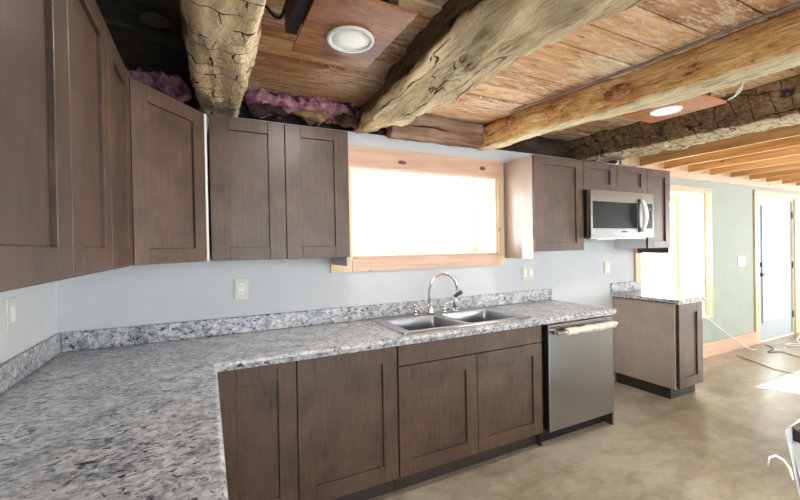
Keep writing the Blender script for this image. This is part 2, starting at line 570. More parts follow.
def rough_bar(name, mat, x0, x1, yc, zc, ry, rz, seed, amp=0.02, n=28, step=0.03, sq=3.0):
    """irregular log lying along x"""
    mb = MB(); vs = []; fs = []
    N = max(2, int((x1 - x0) / step))
    for i in range(N + 1):
        x = x0 + (x1 - x0) * i / N
        for k in range(n):
            a = 2 * math.pi * k / n
            c, s = math.cos(a), math.sin(a)
            r = (abs(c) ** sq + abs(s) ** sq) ** (-1 / sq)
            d = noise.fractal(Vector((x * 2.5, c * 1.3 + seed, s * 1.3)), 0.8, 2.0, 5) * amp
            vs.append((x, yc + c * r * (ry + d), zc + s * r * (rz + d)))
    for i in range(N):
        for k in range(n):
            fs.append((i * n + k, i * n + (k + 1) % n, (i + 1) * n + (k + 1) % n, (i + 1) * n + k))
    mb.add(vs, fs, True)
    mb.f += [tuple(reversed(range(n))), tuple(N * n + k for k in range(n))]
    mb.s += [False, False]
    return mb.build(name, mat)


tag(rough_bar('trim_7', M['dark_log'], -0.1, 4.60, 0.17, 2.37, 0.14, 0.125, 3.1, 0.03), kind='structure')

# ceiling of old planks (boards run along x)
def plank_deck(name, x0, x1, y0, y1, z, th, w, seed):
    rnd = random.Random(seed)
    vs, fs, tones = [], [], []
    y = y1
    while y > y0:
        ww = w * rnd.uniform(0.85, 1.2)
        a, b = max(y0, y - ww), y - 0.009
        xcut = x0
        while xcut < x1:
            L = rnd.uniform(2.2, 4.5)
            xe = min(x1, xcut + L)
            dz = rnd.uniform(-0.008, 0.010)
            t = rnd.choice([0, 0, 0.15, 0.3, 0.6, 0.9])
            n = len(vs)
            X0, X1 = xcut, xe - 0.004
            vs += [(X0, a, z + dz), (X1, a, z + dz), (X1, b, z + dz), (X0, b, z + dz), (X0, a, z + th), (X1, a, z + th), (X1, b, z + th), (X0, b, z + th)]
            fs += [tuple(n + i for i in q) for q in [(0, 3, 2, 1), (4, 5, 6, 7), (0, 1, 5, 4), (1, 2, 6, 5), (2, 3, 7, 6), (3, 0, 4, 7)]]
            tones += [t] * 6
            xcut = xe
        y -= ww
    me = bpy.data.meshes.new(name)
    me.from_pydata(vs, [], fs)
    at_ = me.attributes.new('tone', 'FLOAT', 'FACE')
    for i, t in enumerate(tones): at_.data[i].value = t
    me.materials.append(M['planks'])
    o = bpy.data.objects.new(name, me)
    COL.objects.link(o)
    o['kind'] = 'structure'
    return o


plank_deck('ceiling', 0.76, 4.35, YR - 0.1, 0.33, ZT, 0.03, 0.165, 5)
do = plank_deck('ceiling_dark_boards', -0.15, 0.75, YR - 0.1, 0.33, ZT, 0.03, 0.165, 15)
do.data.materials[0] = M['dark_planks']  # boards left of the pale beam coloured darker
MB().box(-0.15, XR + 0.15, YR - 0.1, 1.15, ZT + 0.05, ZT + 0.08).build('roof', M['dark_log'], kind='structure')
# newer pine deck above the joists
mb = MB()
y = YR
while y < 0.3:
    mb.box(4.30, XR + 0.15, y, min(y + 0.135, 0.34), 2.455, 2.475); y += 0.14
mb.build('ceiling_pine_deck', M['pine_deck'], kind='structure')
# boards above the green wall, behind the joists' ends
mb = MB(); x = 4.6
while x < XR: mb.box(x, min(XR, x + 0.137), 0.0, 0.03, 2.25, 2.455); x += 0.14
mb.build('trim_8', M['pine_z'], kind='structure')
MB().box(4.8, XR, -0.02, 0.06, 2.165, 2.25).build('trim_6', M['pine_x'], kind='structure')

# ------------------------------------------------------------------ joists
jx = [4.87, 5.32, 5.80, 6.29, 6.77, 7.27, 7.76, 8.25, 8.73, 9.2]
jx += [9.7]
jl = ['pine ceiling joist nearest the dark hewn beam, first of the row above the twin window',
      'second pine ceiling joist counting right from the dark hewn beam',
      'third pine ceiling joist counting right from the dark hewn beam',
      'fourth pine ceiling joist from the dark hewn beam, above right end of the twin window',
      'fifth pine ceiling joist from the dark hewn beam, above the green wall',
      'sixth pine ceiling joist from the dark hewn beam, just left of the glass door',
      'seventh pine ceiling joist from the dark hewn beam, above left side of glass door',
      'eighth pine ceiling joist from the dark hewn beam, above middle of glass door',
      'ninth pine ceiling joist from the dark hewn beam, above right side of glass door',
      'tenth pine ceiling joist at the far right, beyond the glass door',
      'last pine ceiling joist at far right, well beyond the glass door']
for x, lb in zip(jx, jl):
    o = MB().box(x, x + 0.042, YR + 0.02, -0.022, 2.25, 2.45).build('ceiling_joist', M['pine_y'], bevel=0.003)
    tag(o, lb, 'joist', 'new pine joists over the green wall')

# ------------------------------------------------------------------ hewn beams
def lerp_table(tb, y):
    tb = sorted(tb)
    if y <= tb[0][0]: return tb[0][1:]
    if y >= tb[-1][0]: return tb[-1][1:]
    for p, q in zip(tb[:-1], tb[1:]):
        if p[0] <= y <= q[0]:
            t = (y - p[0]) / (q[0] - p[0])
            return tuple(a + (b - a) * t for a, b in zip(p[1:], q[1:]))


def beam(name, mat, table, y0, y1, seed, rnd=4.0, amp=0.012, edge=0.02, freq=3.0, step=0.02, n=72, facets=0.0):
    """table rows: (y, xl_bottom, xr_bottom, xl_top, xr_top, zb, zt)"""
    vs, fs = [], []
    N = int((y1 - y0) / step)
    for i in range(N + 1):
        y = y0 + (y1 - y0) * i / N
        xl, xr, tl, tr_, zb, zt = lerp_table(table, y)
        wob = noise.noise(Vector((y * 1.7, seed, 0))) * edge
        wob2 = noise.noise(Vector((y * 1.9, seed + 9, 0))) * edge
        for k in range(n):
            a = 2 * math.pi * (k + 0.5) / n
            c, s = math.cos(a), math.sin(a)
            r = (abs(c) ** rnd + abs(s) ** rnd) ** (-1 / rnd)
            u, w = c * r, s * r               # -1..1 square-ish
            t = (w + 1) / 2
            L = (xl + wob) + (tl - xl - wob) * t
            Rr = (xr + wob2) + (tr_ - xr - wob2) * t
            x = (L + Rr) / 2 + u * (Rr - L) / 2
            z = zb + (zt - zb) * t
            P = Vector((x * freq * 2.2, y * freq * 0.6, z * freq * 2.2 + seed))
            d = noise.fractal(P, 0.75, 2.1, 5) * amp
            if facets:                        # axe scallops across the log
                sc_ = noise.cell(Vector((x * 7 + noise.noise(Vector((y * 5, seed, 1))) * 0.8, y * 9 + noise.noise(Vector((x * 6, y * 4, seed))) * 0.7, z * 9 + seed)))
                d += (sc_ - 0.5) * facets
            vs.append((x + c * d, y, z + s * d))
    for i in range(N):
        for k in range(n):
            fs.append((i * n + k, i * n + (k + 1) % n, (i + 1) * n + (k + 1) % n, (i + 1) * n + k))
    mb = MB().add(vs, fs, True)
    mb.f += [tuple(reversed(range(n))), tuple(N * n + k for k in range(n))]
    mb.s += [False, False]
    return mb.build(name, mat)


YB = -5.4
o = beam('hewn_beam', M['beam_a'], [(YB, .64, .90, .58, .92, 2.20, 2.44), (-1.3, .655, .895, .60, .93, 2.20, 2.44), (-.4, .665, .89, .62, .92, 2.20, 2.44), (0.1, .67, .88, .63, .90, 2.215, 2.44)],
         YB, 0.1, 1.7, 7.0, 0.016, 0.03, 3.2, facets=0.007)
tag(o, 'pale hewn ceiling beam with axe cracks across it, above the corner wall cabinet', 'beam', 'old timber ceiling beams')
o = beam('hewn_beam', M['beam_b'], [(YB, 1.60, 2.12, 1.55, 2.1, 2.20, 2.44), (-1.86, 1.64, 2.0, 1.58, 1.98, 2.20, 2.44), (-1.35, 1.59, 1.925, 1.60, 1.95, 2.20, 2.44), (-1.0, 1.55, 1.925, 1.62, 1.95, 2.20, 2.44), (-.4, 1.58, 1.89, 1.70, 1.9, 2.20, 2.44), (-.05, 1.62, 1.84, 1.72, 1.86, 2.245, 2.44)],
         YB, 0.05, 5.3, 4.5, 0.05, 0.09, 3.4)
tag(o, 'thick grey hewn ceiling beam with long splits, running above the kitchen window', 'beam', 'old timber ceiling beams')
o = beam('hewn_beam', M['beam_c'], [(YB, 3.45, 3.62, 3.45, 3.75, 2.18, 2.43), (-1.88, 2.95, 3.11, 2.965, 3.22, 2.20, 2.43), (-1.31, 2.868, 3.05, 2.93, 3.16, 2.20, 2.43), (-.79, 2.784, 2.91, 2.85, 3.02, 2.20, 2.43), (-.19, 2.70, 2.81, 2.74, 2.92, 2.20, 2.42), (0.02, 2.69, 2.77, 2.74, 2.88, 2.22, 2.40)],
         YB, 0.02, 8.1, 5.0, 0.018, 0.02, 2.6)
tag(o, 'golden debarked log ceiling beam with dark knots, above right end of the kitchen window', 'beam', 'old timber ceiling beams')
for P_, S_, sd in (((2.752, -0.36, 2.352), (0.03, 0.05, 0.035), 2.0), ((2.80, -0.70, 2.33), (0.03, 0.045, 0.03), 5.0), ((2.873, -1.13, 2.31), (0.028, 0.085, 0.04), 9.0)):
    lumpy('branch_knot', M['knot_wood'], P_, S_, sd, 0.5, 22, parent=o, sub=4, sq=2.2)
o = beam('hewn_beam', M['beam_d'], [(YB, 4.15, 4.40, 4.0, 4.42, 2.20, 2.44), (-1.5, 4.03, 4.31, 3.90, 4.36, 2.20, 2.44), (-.9, 3.97, 4.29, 3.86, 4.34, 2.20, 2.44), (-.25, 3.92, 4.20, 3.84, 4.30, 2.20, 2.44), (0.05, 3.92, 4.18, 3.84, 4.28, 2.21, 2.44)],
         YB, 0.05, 12.7, 8.0, 0.014, 0.02, 3.0, facets=0.012)
tag(o, 'dark brown hewn ceiling beam with square axe checks, above the microwave', 'beam', 'old timber ceiling beams')

# brown log chinking between the grey beam and the golden log
o = rough_bar('wall_log', M['brown_paper'], 1.90, 2.80, -0.03, 2.275, 0.05, 0.045, 4.4, 0.02)
tag(o, 'brown rounded wall log on the wall top above kitchen window, the lower one', 'log')
o = rough_bar('wall_log', M['brown_paper'], 1.88, 2.72, -0.03, 2.372, 0.06, 0.05, 7.7, 0.025)
tag(o, 'brown rounded wall log tight under the planks above kitchen window, the upper one', 'log')

# insulation and rubble on the wall top
def batt(name, x0, x1, y, z0, z1, seed):
    t = []
    vs, fs = [], []
    N, n = int((x1 - x0) / 0.012), 40
    for i in range(N + 1):
        x = x0 + (x1 - x0) * i / N
        e = min(1, (i + 0.5) / 6, (N - i + 0.5) / 6)
        zc = (z0 + z1) / 2 + noise.noise(Vector((x * 5, seed, 2))) * 0.025
        rz = (z1 - z0) / 2 * (0.85 + 0.35 * noise.noise(Vector((x * 7, seed, 5)))) * e ** 0.5
        for k in range(n):
            a = 2 * math.pi * k / n
            d = 1 + 0.55 * noise.fractal(Vector((x * 22, math.cos(a) * 1.6 + seed, math.sin(a) * 1.6)), 0.6, 2.2, 5)
            vs.append((x, y + math.cos(a) * 0.055 * d * e ** 0.5, zc + math.sin(a) * rz * d))
    for i in range(N):
        for k in range(n): fs.append((i * n + k, i * n + (k + 1) % n, (i + 1) * n + (k + 1) % n, (i + 1) * n + k))
    mb = MB().add(vs, fs, True)
    mb.f += [tuple(reversed(range(n))), tuple(N * n + k for k in range(n))]; mb.s += [False, False]
    return mb.build(name, M['pink'])


o = batt('insulation_batt', 0.92, 1.68, -0.03, 2.275, 2.43, 2.0)
tag(o, 'pink fibreglass insulation stuffed on the wall top between the pale and the grey beams', 'insulation')
o = batt('insulation_batt', 0.14, 0.64, -0.05, 2.25, 2.42, 6.0)
tag(o, 'pink fibreglass insulation in the dark corner above the diagonal wall cabinet', 'insulation')
o = lumpy('rubble_stone', M['stone'], (1.33, -0.135, 2.280), (0.13, 0.03, 0.028), 3.0, 0.9, 14, sub=4, sq=2.2)
tag(o, 'tan rubble stone in front of pink insulation on the wall top', 'stone')
o = lumpy('rubble_stone', M['dark_log'], (1.06, -0.125, 2.268), (0.10, 0.035, 0.024), 8.0, 1.0, 16, sub=4, sq=2.2)
tag(o, 'dark lump of rubble under the pink insulation beside the pale beam', 'stone')
o = lumpy('rubble_stone', M['dark_log'], (1.555, -0.125, 2.272), (0.085, 0.035, 0.026), 18.0, 1.0, 16, sub=4, sq=2.2)
tag(o, 'dark lump of rubble under the pink insulation beside the grey beam', 'stone')

# ------------------------------------------------------------------ windows and doors
def win_trim(idx, K, lw, rw, th, bh, zt_out, header_knots=()):
    x0, x1, z0, z1 = K
    mb = MB().box(x0 - lw, x0, -0.018, 0, z0 - bh, z1)
    mb.box(x1, x1 + rw, -0.018, 0, z0 - bh, z1)
    mb.build('trim_%d' % idx, M['pine_z'], bevel=0.003, kind='structure')
    mb = MB().box(x0 - lw, x1 + rw, -0.02, 0, z1, zt_out)
    if bh > 0: mb.box(x0, x1, -0.02, 0, z0 - bh, z0)
    mb.build('trim_%d' % (idx + 1), M['pine_x'], bevel=0.003, kind='structure')


def pane_window(idx, K, yg, mull=()):
    x0, x1, z0, z1 = K
    fw = 0.045
    # pine planks lining the deep reveals
    mb = MB()
    yy = 0.0
    while yy < yg + 0.03:
        a, b = yy, min(yy + 0.078, TH)
        mb.box(x0, x0 + 0.018, a, b, z0, z1).box(x1 - 0.018, x1, a, b, z0, z1)
        mb.box(x0 + 0.018, x1 - 0.018, a, b, z1 - 0.018, z1)
        yy += 0.082
    lin = mb.build('trim_%d' % (idx + 10), M['pine_reveal'], bevel=0.002, kind='structure')
    MB().box(x0 + 0.018, x1 - 0.018, -0.015, TH, z0, z0 + 0.02).build('trim_%d' % (idx + 12), M['pine_x'], bevel=0.003, kind='structure')
    w = MB()
    X0, X1, Z0, Z1 = x0 + 0.018, x1 - 0.018, z0 + 0.02, z1 - 0.018
    w.box(X0, X0 + fw, yg, yg + 0.05, Z0, Z1).box(X1 - fw, X1, yg, yg + 0.05, Z0, Z1)
    w.box(X0 + fw, X1 - fw, yg, yg + 0.05, Z0, Z0 + fw).box(X0 + fw, X1 - fw, yg, yg + 0.05, Z1 - fw, Z1)
    for mx_ in mull: w.box(mx_ - 0.02, mx_ + 0.02, yg, yg + 0.05, Z0 + fw, Z1 - fw)
    wo = w.build('window_%d' % idx, M['white_plastic'] if idx == 1 else M['pine_z'], kind='structure')
    g = MB().box(X0 + fw, X1 - fw, yg + 0.022, yg + 0.027, Z0 + fw, Z1 - fw).build('pane', M['glass'], wo)
    return wo


win_trim(1, K1, 0.154, 0.06, 0, 0.092, 2.143)
for (x, z, rx, rz) in ((2.011, 2.055, 0.036, 0.014), (2.758, 2.066, 0.03, 0.017)):
    MB().lathe((0, 0, 0), [(1, 0), (0.97, -0.002)], 20, 'y')
    mb = MB().lathe((0, 0, 0), [(1, 0.0), (0.96, -0.0015)], 20, 'y')
    mb.v = [(x + a * rx, -0.02 + b, z + c * rz) for a, b, c in mb.v]
    mb.build('trim_5', M['knot'], kind='structure')
pane_window(1, K1, 0.29)
win_trim(3, K2, 0.10, 0.14, 0, 0.0, 2.085)
pane_window(2, K2, 0.29)

# door
x0, x1, z0, z1 = KD
MB().box(7.432, x0, -0.018, 0, 0, z1).box(x1, 8.90, -0.018, 0, 0, z1).build('trim_21', M['pine_z'], bevel=0.003, kind='structure')
MB().box(7.432, 8.90, -0.02, 0, z1, 2.125).build('trim_22', M['pine_x'], bevel=0.003, kind='structure')
MB().box(x0, x0 + 0.03, 0, TH, 0, z1).box(x1 - 0.03, x1, 0, TH, 0, z1).box(x0 + 0.03, x1 - 0.03, 0, TH, z1 - 0.03, z1).box(x0 + 0.03, x1 - 0.03, 0.0, TH, 0, 0.02) \
    .build('trim_23', M['white_plastic'], kind='structure')
dr = MB()
D0, D1 = x0 + 0.033, x1 - 0.033
G = (7.72, 8.46, 0.28, 1.90)
wall_y(dr, D0, D1, 0.025, z1 - 0.033, 0.02, 0.065, [G])
door = dr.build('door_1', M['door_white'], kind='structure')
f_ = MB()
f_.box(G[0] - 0.02, G[0] + 0.015, 0.005, 0.02, G[2] - 0.02, G[3] + 0.02).box(G[1] - 0.015, G[1] + 0.02, 0.005, 0.02, G[2] - 0.02, G[3] + 0.02)
f_.box(G[0] + 0.015, G[1] - 0.015, 0.005, 0.02, G[3] - 0.015, G[3] + 0.02).box(G[0] + 0.015, G[1] - 0.015, 0.005, 0.02, G[2] - 0.02, G[2] + 0.015)
for k in (1, 2):
    xx = G[0] + (G[1] - G[0]) * k / 3; f_.box(xx - 0.008, xx + 0.008, 0.03, 0.04, G[2], G[3])
for k in range(1, 5):
    zz = G[2] + (G[3] - G[2]) * k / 5; f_.box(G[0], G[1], 0.029, 0.041, zz - 0.008, zz + 0.008)
f_.build('glazing_frame', M['door_white'], door)
MB().box(G[0], G[1], 0.044, 0.048, G[2], G[3]).build('pane', M['glass'], door)
MB().lathe((7.665, 0.02, 1.085), [(0.03, 0), (0.028, -0.018), (0.014, -0.026)], 20, 'y').build('deadbolt', M['bronze'], door)
MB().lathe((7.665, 0.02, 0.945), [(0.03, 0), (0.028, -0.012), (0.012, -0.02), (0.012, -0.05)], 20, 'y') \
    .tube([(7.665, -0.035, 0.945), (7.72, -0.035, 0.945), (7.79, -0.03, 0.94)], 0.011).build('door_lever', M['bronze'], door)
for z in (0.3, 1.05, 1.8):
    MB().tube([(D1 + 0.008, 0.008, z - 0.05), (D1 + 0.008, 0.008, z + 0.05)], 0.009).build('hinge', M['bronze'], door)

# baseboards
MB().box(4.90, 7.432, -0.02, 0, 0, 0.175).build('baseboard_back', M['pine_x'], bevel=0.003, kind='structure')
MB().box(8.90, XR, -0.02, 0, 0, 0.175).build('baseboard_right', M['pine_x'], bevel=0.003, kind='structure')

# plates
def plate_back(name, x0, x1, z0, z1, label, kind='outlet', dx=0):
    t = thing(name, ((x0 + x1) / 2, 0, z0), label, 'outlet' if kind == 'outlet' else 'light switch')
    MB().box(x0, x1, -0.007, 0, z0, z1).build('plate', M['almond'], t, bevel=0.003)
    xc, zc = (x0 + x1) / 2, (z0 + z1) / 2
    w, h = (x1 - x0), (z1 - z0)
    if kind == 'outlet':
        MB().box(xc - 0.018, xc + 0.018, -0.010, -0.0072, zc - 0.034, zc + 0.034).build('receptacle', M['white_plastic'], t, bevel=0.001)
        s = MB()
        for zz in (zc + 0.018, zc - 0.018):
            s.box(xc - 0.008, xc - 0.0055, -0.0106, -0.0102, zz - 0.004, zz + 0.006).box(xc + 0.0055, xc + 0.008, -0.0106, -0.0102, zz - 0.004, zz + 0.006)
            s.box(xc - 0.002, xc + 0.002, -0.0106, -0.0102, zz - 0.012, zz - 0.008)
        s.build('slots', M['slot'], t)
    elif kind == 'gang':
        for q in (-0.25, 0.25):
            MB().box(xc + q * w - 0.017, xc + q * w + 0.017, -0.011, -0.0072, zc - 0.033, zc + 0.033).build('switch_rocker', M['white_plastic'], t, bevel=0.002)
    return t

plate_back('wall_outlet', 0.845, 0.925, 1.12, 1.25, 'almond wall outlet below the left pair of wall cabinet doors')
plate_back('wall_switch', 3.19, 3.33, 1.11, 1.24, 'double switch plate on the white wall right of the kitchen window', 'gang')
plate_back('wall_outlet', 4.30, 4.39, 1.115, 1.237, 'white wall outlet above the range gap, below the microwave')
plate_back('wall_switch', 6.99, 7.17, 1.09, 1.22, 'double switch plate on the pale green wall left of the glass door', 'gang')
t = thing('wall_switch', (0, -0.525, 1.13), 'almond switch plate on left wall just above the countertop', 'light switch')
MB().box(0, 0.007, -0.565, -0.485, 1.13, 1.255).build('plate', M['almond'], t, bevel=0.003)
MB().box(0.0072, 0.011, -0.542, -0.508, 1.16, 1.225).build('switch_rocker', M['white_plastic'], t, bevel=0.002)

# ================================================================== CABINETS
def door_mesh(mb, o, ux, w, h, th=0.019, stile=0.088, rail=0.068, nrm=None, top_rail=None):
    """shaker door: o = lower left front corner, ux = unit vector along width, nrm = outward normal (unit)"""
    o, ux, nrm = Vector(o), Vector(ux), Vector(nrm)
    uz = Vector((0, 0, 1))
    tr_ = top_rail or rail
    back = -nrm * th
    mb.obox(o, ux * stile, back, uz * h)
    mb.obox(o + ux * (w - stile), ux * stile, back, uz * h)
    mb.obox(o + ux * (stile + .0006), ux * (w - 2 * stile - .0012), back, uz * rail)
    mb.obox(o + ux * (stile + .0006) + uz * (h - tr_), ux * (w - 2 * stile - .0012), back, uz * tr_)
    mb.obox(o - nrm * 0.012 + ux * stile + uz * rail, ux * (w - 2 * stile), -nrm * 0.006, uz * (h - rail - tr_))
    return mb


def add_door(t, o, ux, w, h, nrm, mat=None, **k):
    return door_mesh(MB(), o, ux, w, h, nrm=nrm, **k).build('door', mat or M['cabinet'], t, bevel=0.0018, segs=2)


UB, UTOP = 1.372, 2.134
YF = -0.345
# -- back wall, left pair
t = thing('wall_cabinet', (1.10, 0, UB), 'dark two door wall cabinet between the corner cabinet and the kitchen window', 'cabinet', 'wall cabinets')
MB().box(0.722, 1.462, -0.325, 0, UB, UTOP).build('body', M['cab_dark'], t)
add_door(t, (0.722, YF, UB), (1, 0, 0), 0.380, UTOP - UB, (0, -1, 0))
add_door(t, (1.106, YF, UB), (1, 0, 0), 0.372, UTOP - UB, (0, -1, 0))
e = MB().box(1.463, 1.480, -0.326, 0, 1.316, UTOP).build('end_panel', M['cab_gloss'], t)
# -- right of window: tall one door, two over-microwave doors, narrow door
t = thing('wall_cabinet', (3.28, 0, UB), 'single door wall cabinet right of the kitchen window, with a glossy exposed side', 'cabinet', 'wall cabinets')
MB().box(3.018, 3.564, -0.325, 0, UB, UTOP).build('body', M['cab_dark'], t)
add_door(t, (3.004, YF, UB), (1, 0, 0), 0.560, UTOP - UB, (0, -1, 0))
tag(MB().box(3.0, 3.016, -0.326, 0, 1.316, UTOP).build('end_panel', M['cab_gloss'], t), 'glossy pale side panel')
t = thing('wall_cabinet', (4.0, 0, 1.885), 'short two door wall cabinet mounted over the microwave', 'cabinet', 'wall cabinets')
MB().box(3.57, 4.455, -0.325, 0, 1.885, UTOP - .002).build('body', M['cab_dark'], t)
add_door(t, (3.569, YF, 1.887), (1, 0, 0), 0.441, UTOP - 1.889, (0, -1, 0), rail=0.06)
add_door(t, (4.014, YF, 1.887), (1, 0, 0), 0.440, UTOP - 1.889, (0, -1, 0), rail=0.06)
t = thing('wall_cabinet', (4.64, 0, UB), 'narrow single door wall cabinet right of the microwave', 'cabinet', 'wall cabinets')
MB().box(4.472, 4.822, -0.325, 0, UB, UTOP - .002).build('body', M['cab_dark'], t)
MB().box(4.457, 4.471, -0.325, 0, UB, UTOP - .002).build('side_panel', M['white_plastic'], t)
add_door(t, (4.459, YF, UB), (1, 0, 0), 0.372, UTOP - UB - .002, (0, -1, 0), stile=0.08)
MB().box(4.823, 4.838, -0.326, 0, 1.316, UTOP - .002).build('end_panel', M['cabinet'], t)

# -- diagonal corner cabinet
A_ = Vector((0.435, -0.700, UB)); B_ = Vector((0.703, -0.345, UB))
t = thing('corner_wall_cabinet', (0.25, -0.25, UB), 'brown diagonal corner wall cabinet with a single shaker door', 'cabinet')
din = (B_ - A_).normalized(); nn = Vector((din.y, -din.x, 0))
a2 = A_ - nn * 0.022; b2_ = B_ - nn * 0.022
MB().prism([(0.0, 0.0), (0.0, -0.690), (a2.x - .008, -0.690), (a2.x, a2.y), (b2_.x, b2_.y), (0.697, b2_.y + .01), (0.697, 0.0)], 'z', UB, UTOP).build('body', M['cab_dark'], t)
Wd = (B_ - A_).length
add_door(t, A_ + din * 0.003, din, Wd - 0.006, UTOP - UB, nn, stile=0.08)
MB().box(0.699, 0.711, -0.339, -0.01, UB, UTOP).build('filler_strip', M['white_plastic'], t)
# -- left wall run
XF = 0.435
t = thing('wall_cabinet', (0.2, -1.09, UB), 'two door wall cabinet on left wall next to the corner cabinet', 'cabinet', 'wall cabinets')
MB().box(0.0, XF - 0.021, -1.489, -0.704, UB, UTOP).build('body', M['cab_dark'], t)
add_door(t, (XF, -1.488, UB), (0, 1, 0), 0.398, UTOP - UB, (1, 0, 0), stile=0.08)
add_door(t, (XF, -1.086, UB), (0, 1, 0), 0.376, UTOP - UB, (1, 0, 0), stile=0.08)
t = thing('wall_cabinet', (0.2, -1.8, UB), 'wide wall cabinet on left wall at the left edge of the photo', 'cabinet', 'wall cabinets')
MB().box(0.0, XF - 0.021, -2.12, -1.492, UB, UTOP).build('body', M['cab_dark'], t)
add_door(t, (XF, -2.118, UB), (0, 1, 0), 0.627, UTOP - UB, (1, 0, 0), stile=0.092)

# -- base cabinets
YD = -0.61
ZD0, ZD1 = 0.112, 0.868
t = thing('base_cabinet', (0.91, 0, 0), 'base cabinet with narrow shaker door in the inner counter corner', 'cabinet', 'base cabinets')
MB().box(0.722, 1.088, -0.589, -0.01, 0.105, 0.872).build('body', M['cab_dark'], t)
MB().box(0.722, 1.088, -0.54, -0.52, 0, 0.104).build('toe_kick', M['kick'], t)
add_door(t, (0.722, YD, ZD0), (1, 0, 0), 0.366, ZD1 - ZD0, (0, -1, 0), rail=0.09)
t = thing('base_cabinet', (1.37, 0, 0), 'base cabinet with one wide shaker door left of the sink cabinet', 'cabinet', 'base cabinets')
MB().box(1.090, 1.653, -0.589, -0.01, 0.105, 0.872).build('body', M['cab_dark'], t)
MB().box(1.090, 1.653, -0.54, -0.52, 0, 0.104).build('toe_kick', M['kick'], t)
add_door(t, (1.093, YD, ZD0), (1, 0, 0), 0.558, ZD1 - ZD0, (0, -1, 0), rail=0.09)
t = thing('sink_base_cabinet', (2.2, 0, 0), 'sink base cabinet with two doors under a long false drawer front', 'cabinet', 'base cabinets')
MB().box(1.657, 2.778, -0.589, -0.57, 0.105, 0.872).box(1.657, 1.675, -0.57, -0.01, 0.105, 0.872).box(2.76, 2.778, -0.57, -0.01, 0.105, 0.872) \
    .box(1.675, 2.76, -0.57, -0.01, 0.105, 0.125).build('body', M['cab_dark'], t)
MB().box(1.657, 2.778, -0.54, -0.52, 0, 0.104).build('toe_kick', M['kick'], t)
MB().box(1.660, 2.775, YD, YD + 0.02, 0.748, ZD1).build('drawer_front', M['cabinet'], t, bevel=0.002)
add_door(t, (1.660, YD, ZD0), (1, 0, 0), 0.552, 0.742 - ZD0, (0, -1, 0), rail=0.085, stile=0.082)
add_door(t, (2.216, YD, ZD0), (1, 0, 0), 0.559, 0.742 - ZD0, (0, -1, 0), rail=0.085, stile=0.082)
# base cabinets under the left counter, facing right
for i, (ya, yb, lb) in enumerate(((-1.35, -0.66, 'base cabinet under the left counter, nearest the inner corner'),)):
    t = thing('base_cabinet', (0.35, (ya + yb) / 2, 0), lb, 'cabinet', 'base cabinets')
    MB().box(0.02, 0.67, ya, yb, 0.105, 0.872).build('body', M['cab_dark'], t)
    MB().box(0.60, 0.62, ya, yb, 0, 0.104).build('toe_kick', M['kick'], t)
    add_door(t, (0.69, ya + .003, ZD0), (0, 1, 0), yb - ya - .05, ZD1 - ZD0, (1, 0, 0))
for (ya, yb, lb) in ((-2.06, -1.353, 'base cabinet under the left counter, beside the camera side'),):
    t = thing('base_cabinet', (0.35, (ya + yb) / 2, 0), lb, 'cabinet', 'base cabinets')
    MB().box(0.02, 0.67, ya, yb, 0.105, 0.872).build('body', M['cab_dark'], t)
    MB().box(0.60, 0.62, ya, yb, 0, 0.104).build('toe_kick', M['kick'], t)
    add_door(t, (0.69, ya + .003, ZD0), (0, 1, 0), yb - ya - .006, ZD1 - ZD0, (1, 0, 0))

# -- small cabinet past the range gap
t = thing('base_cabinet', (4.63, 0, 0), 'narrow base cabinet standing past the range gap, its pale side exposed', 'cabinet', 'base cabinets')
MB().box(4.435, 4.838, -0.589, -0.01, 0.105, 0.872).build('body', M['cab_dark'], t)
tag(MB().box(4.420, 4.434, -0.589, -0.01, 0.105, 0.872).build('side_panel', M['cab_side'], t), 'pale taupe side panel')
MB().box(4.44, 4.838, -0.54, -0.02, 0, 0.104).build('toe_kick', M['kick'], t)
add_door(t, (4.452, YD, 0.112), (1, 0, 0), 0.386, ZD1 - 0.112, (0, -1, 0), rail=0.085, stile=0.09)

# ------------------------------------------------------------------ worktops
ZC = 0.915
def edge_profile(yf, yb, zt=ZC, th=0.042, r=0.016):
    """counter slab profile in (y, z): bullnose at yf (front, smaller y)"""
    pr = [(yb, zt), (yb, zt - 0.03)]
    pr += [(yf + 0.04, zt - 0.03), (yf + 0.035, zt - th), (yf + 0.008, zt - th)]
    for k in range(0, 7):
        a = math.pi + math.radians(90) * (k / 6) * -1
        pr.append((yf + r + r * math.cos(a), zt - r + r * math.sin(a)))
    return pr

XE = 3.540
S0 = (1.765, 2.700, -0.530, -0.110)     # hole for the sink bowls
t = thing('worktop', (0, 0, ZC), 'L shaped grey granite pattern laminate worktop with backsplash, holding the sink', 'worktop')
mb = MB()
XI, YI = 0.73, -0.645
mb.prism(edge_profile(YI, S0[2]), 'x', XI - 0.0, XE)
mb.box(XI, S0[0], S0[2], -0.0, ZC - 0.03, ZC)
mb.box(S0[1], XE, S0[2], -0.0, ZC - 0.03, ZC)
mb.box(S0[0], S0[1], S0[3], -0.0, ZC - 0.03, ZC)
mb.add([(0.0025, 0, ZC), (XI, 0, ZC), (XI, YI + 0.0025, ZC), (0.0025, 0, ZC - .03), (XI, 0, ZC - .03), (XI, YI + 0.0025, ZC - .03)],
       [(0, 1, 2), (3, 5, 4), (0, 2, 5, 3), (1, 4, 5, 2), (0, 3, 4, 1)])
mb.build('back_section', M['granite'], t)
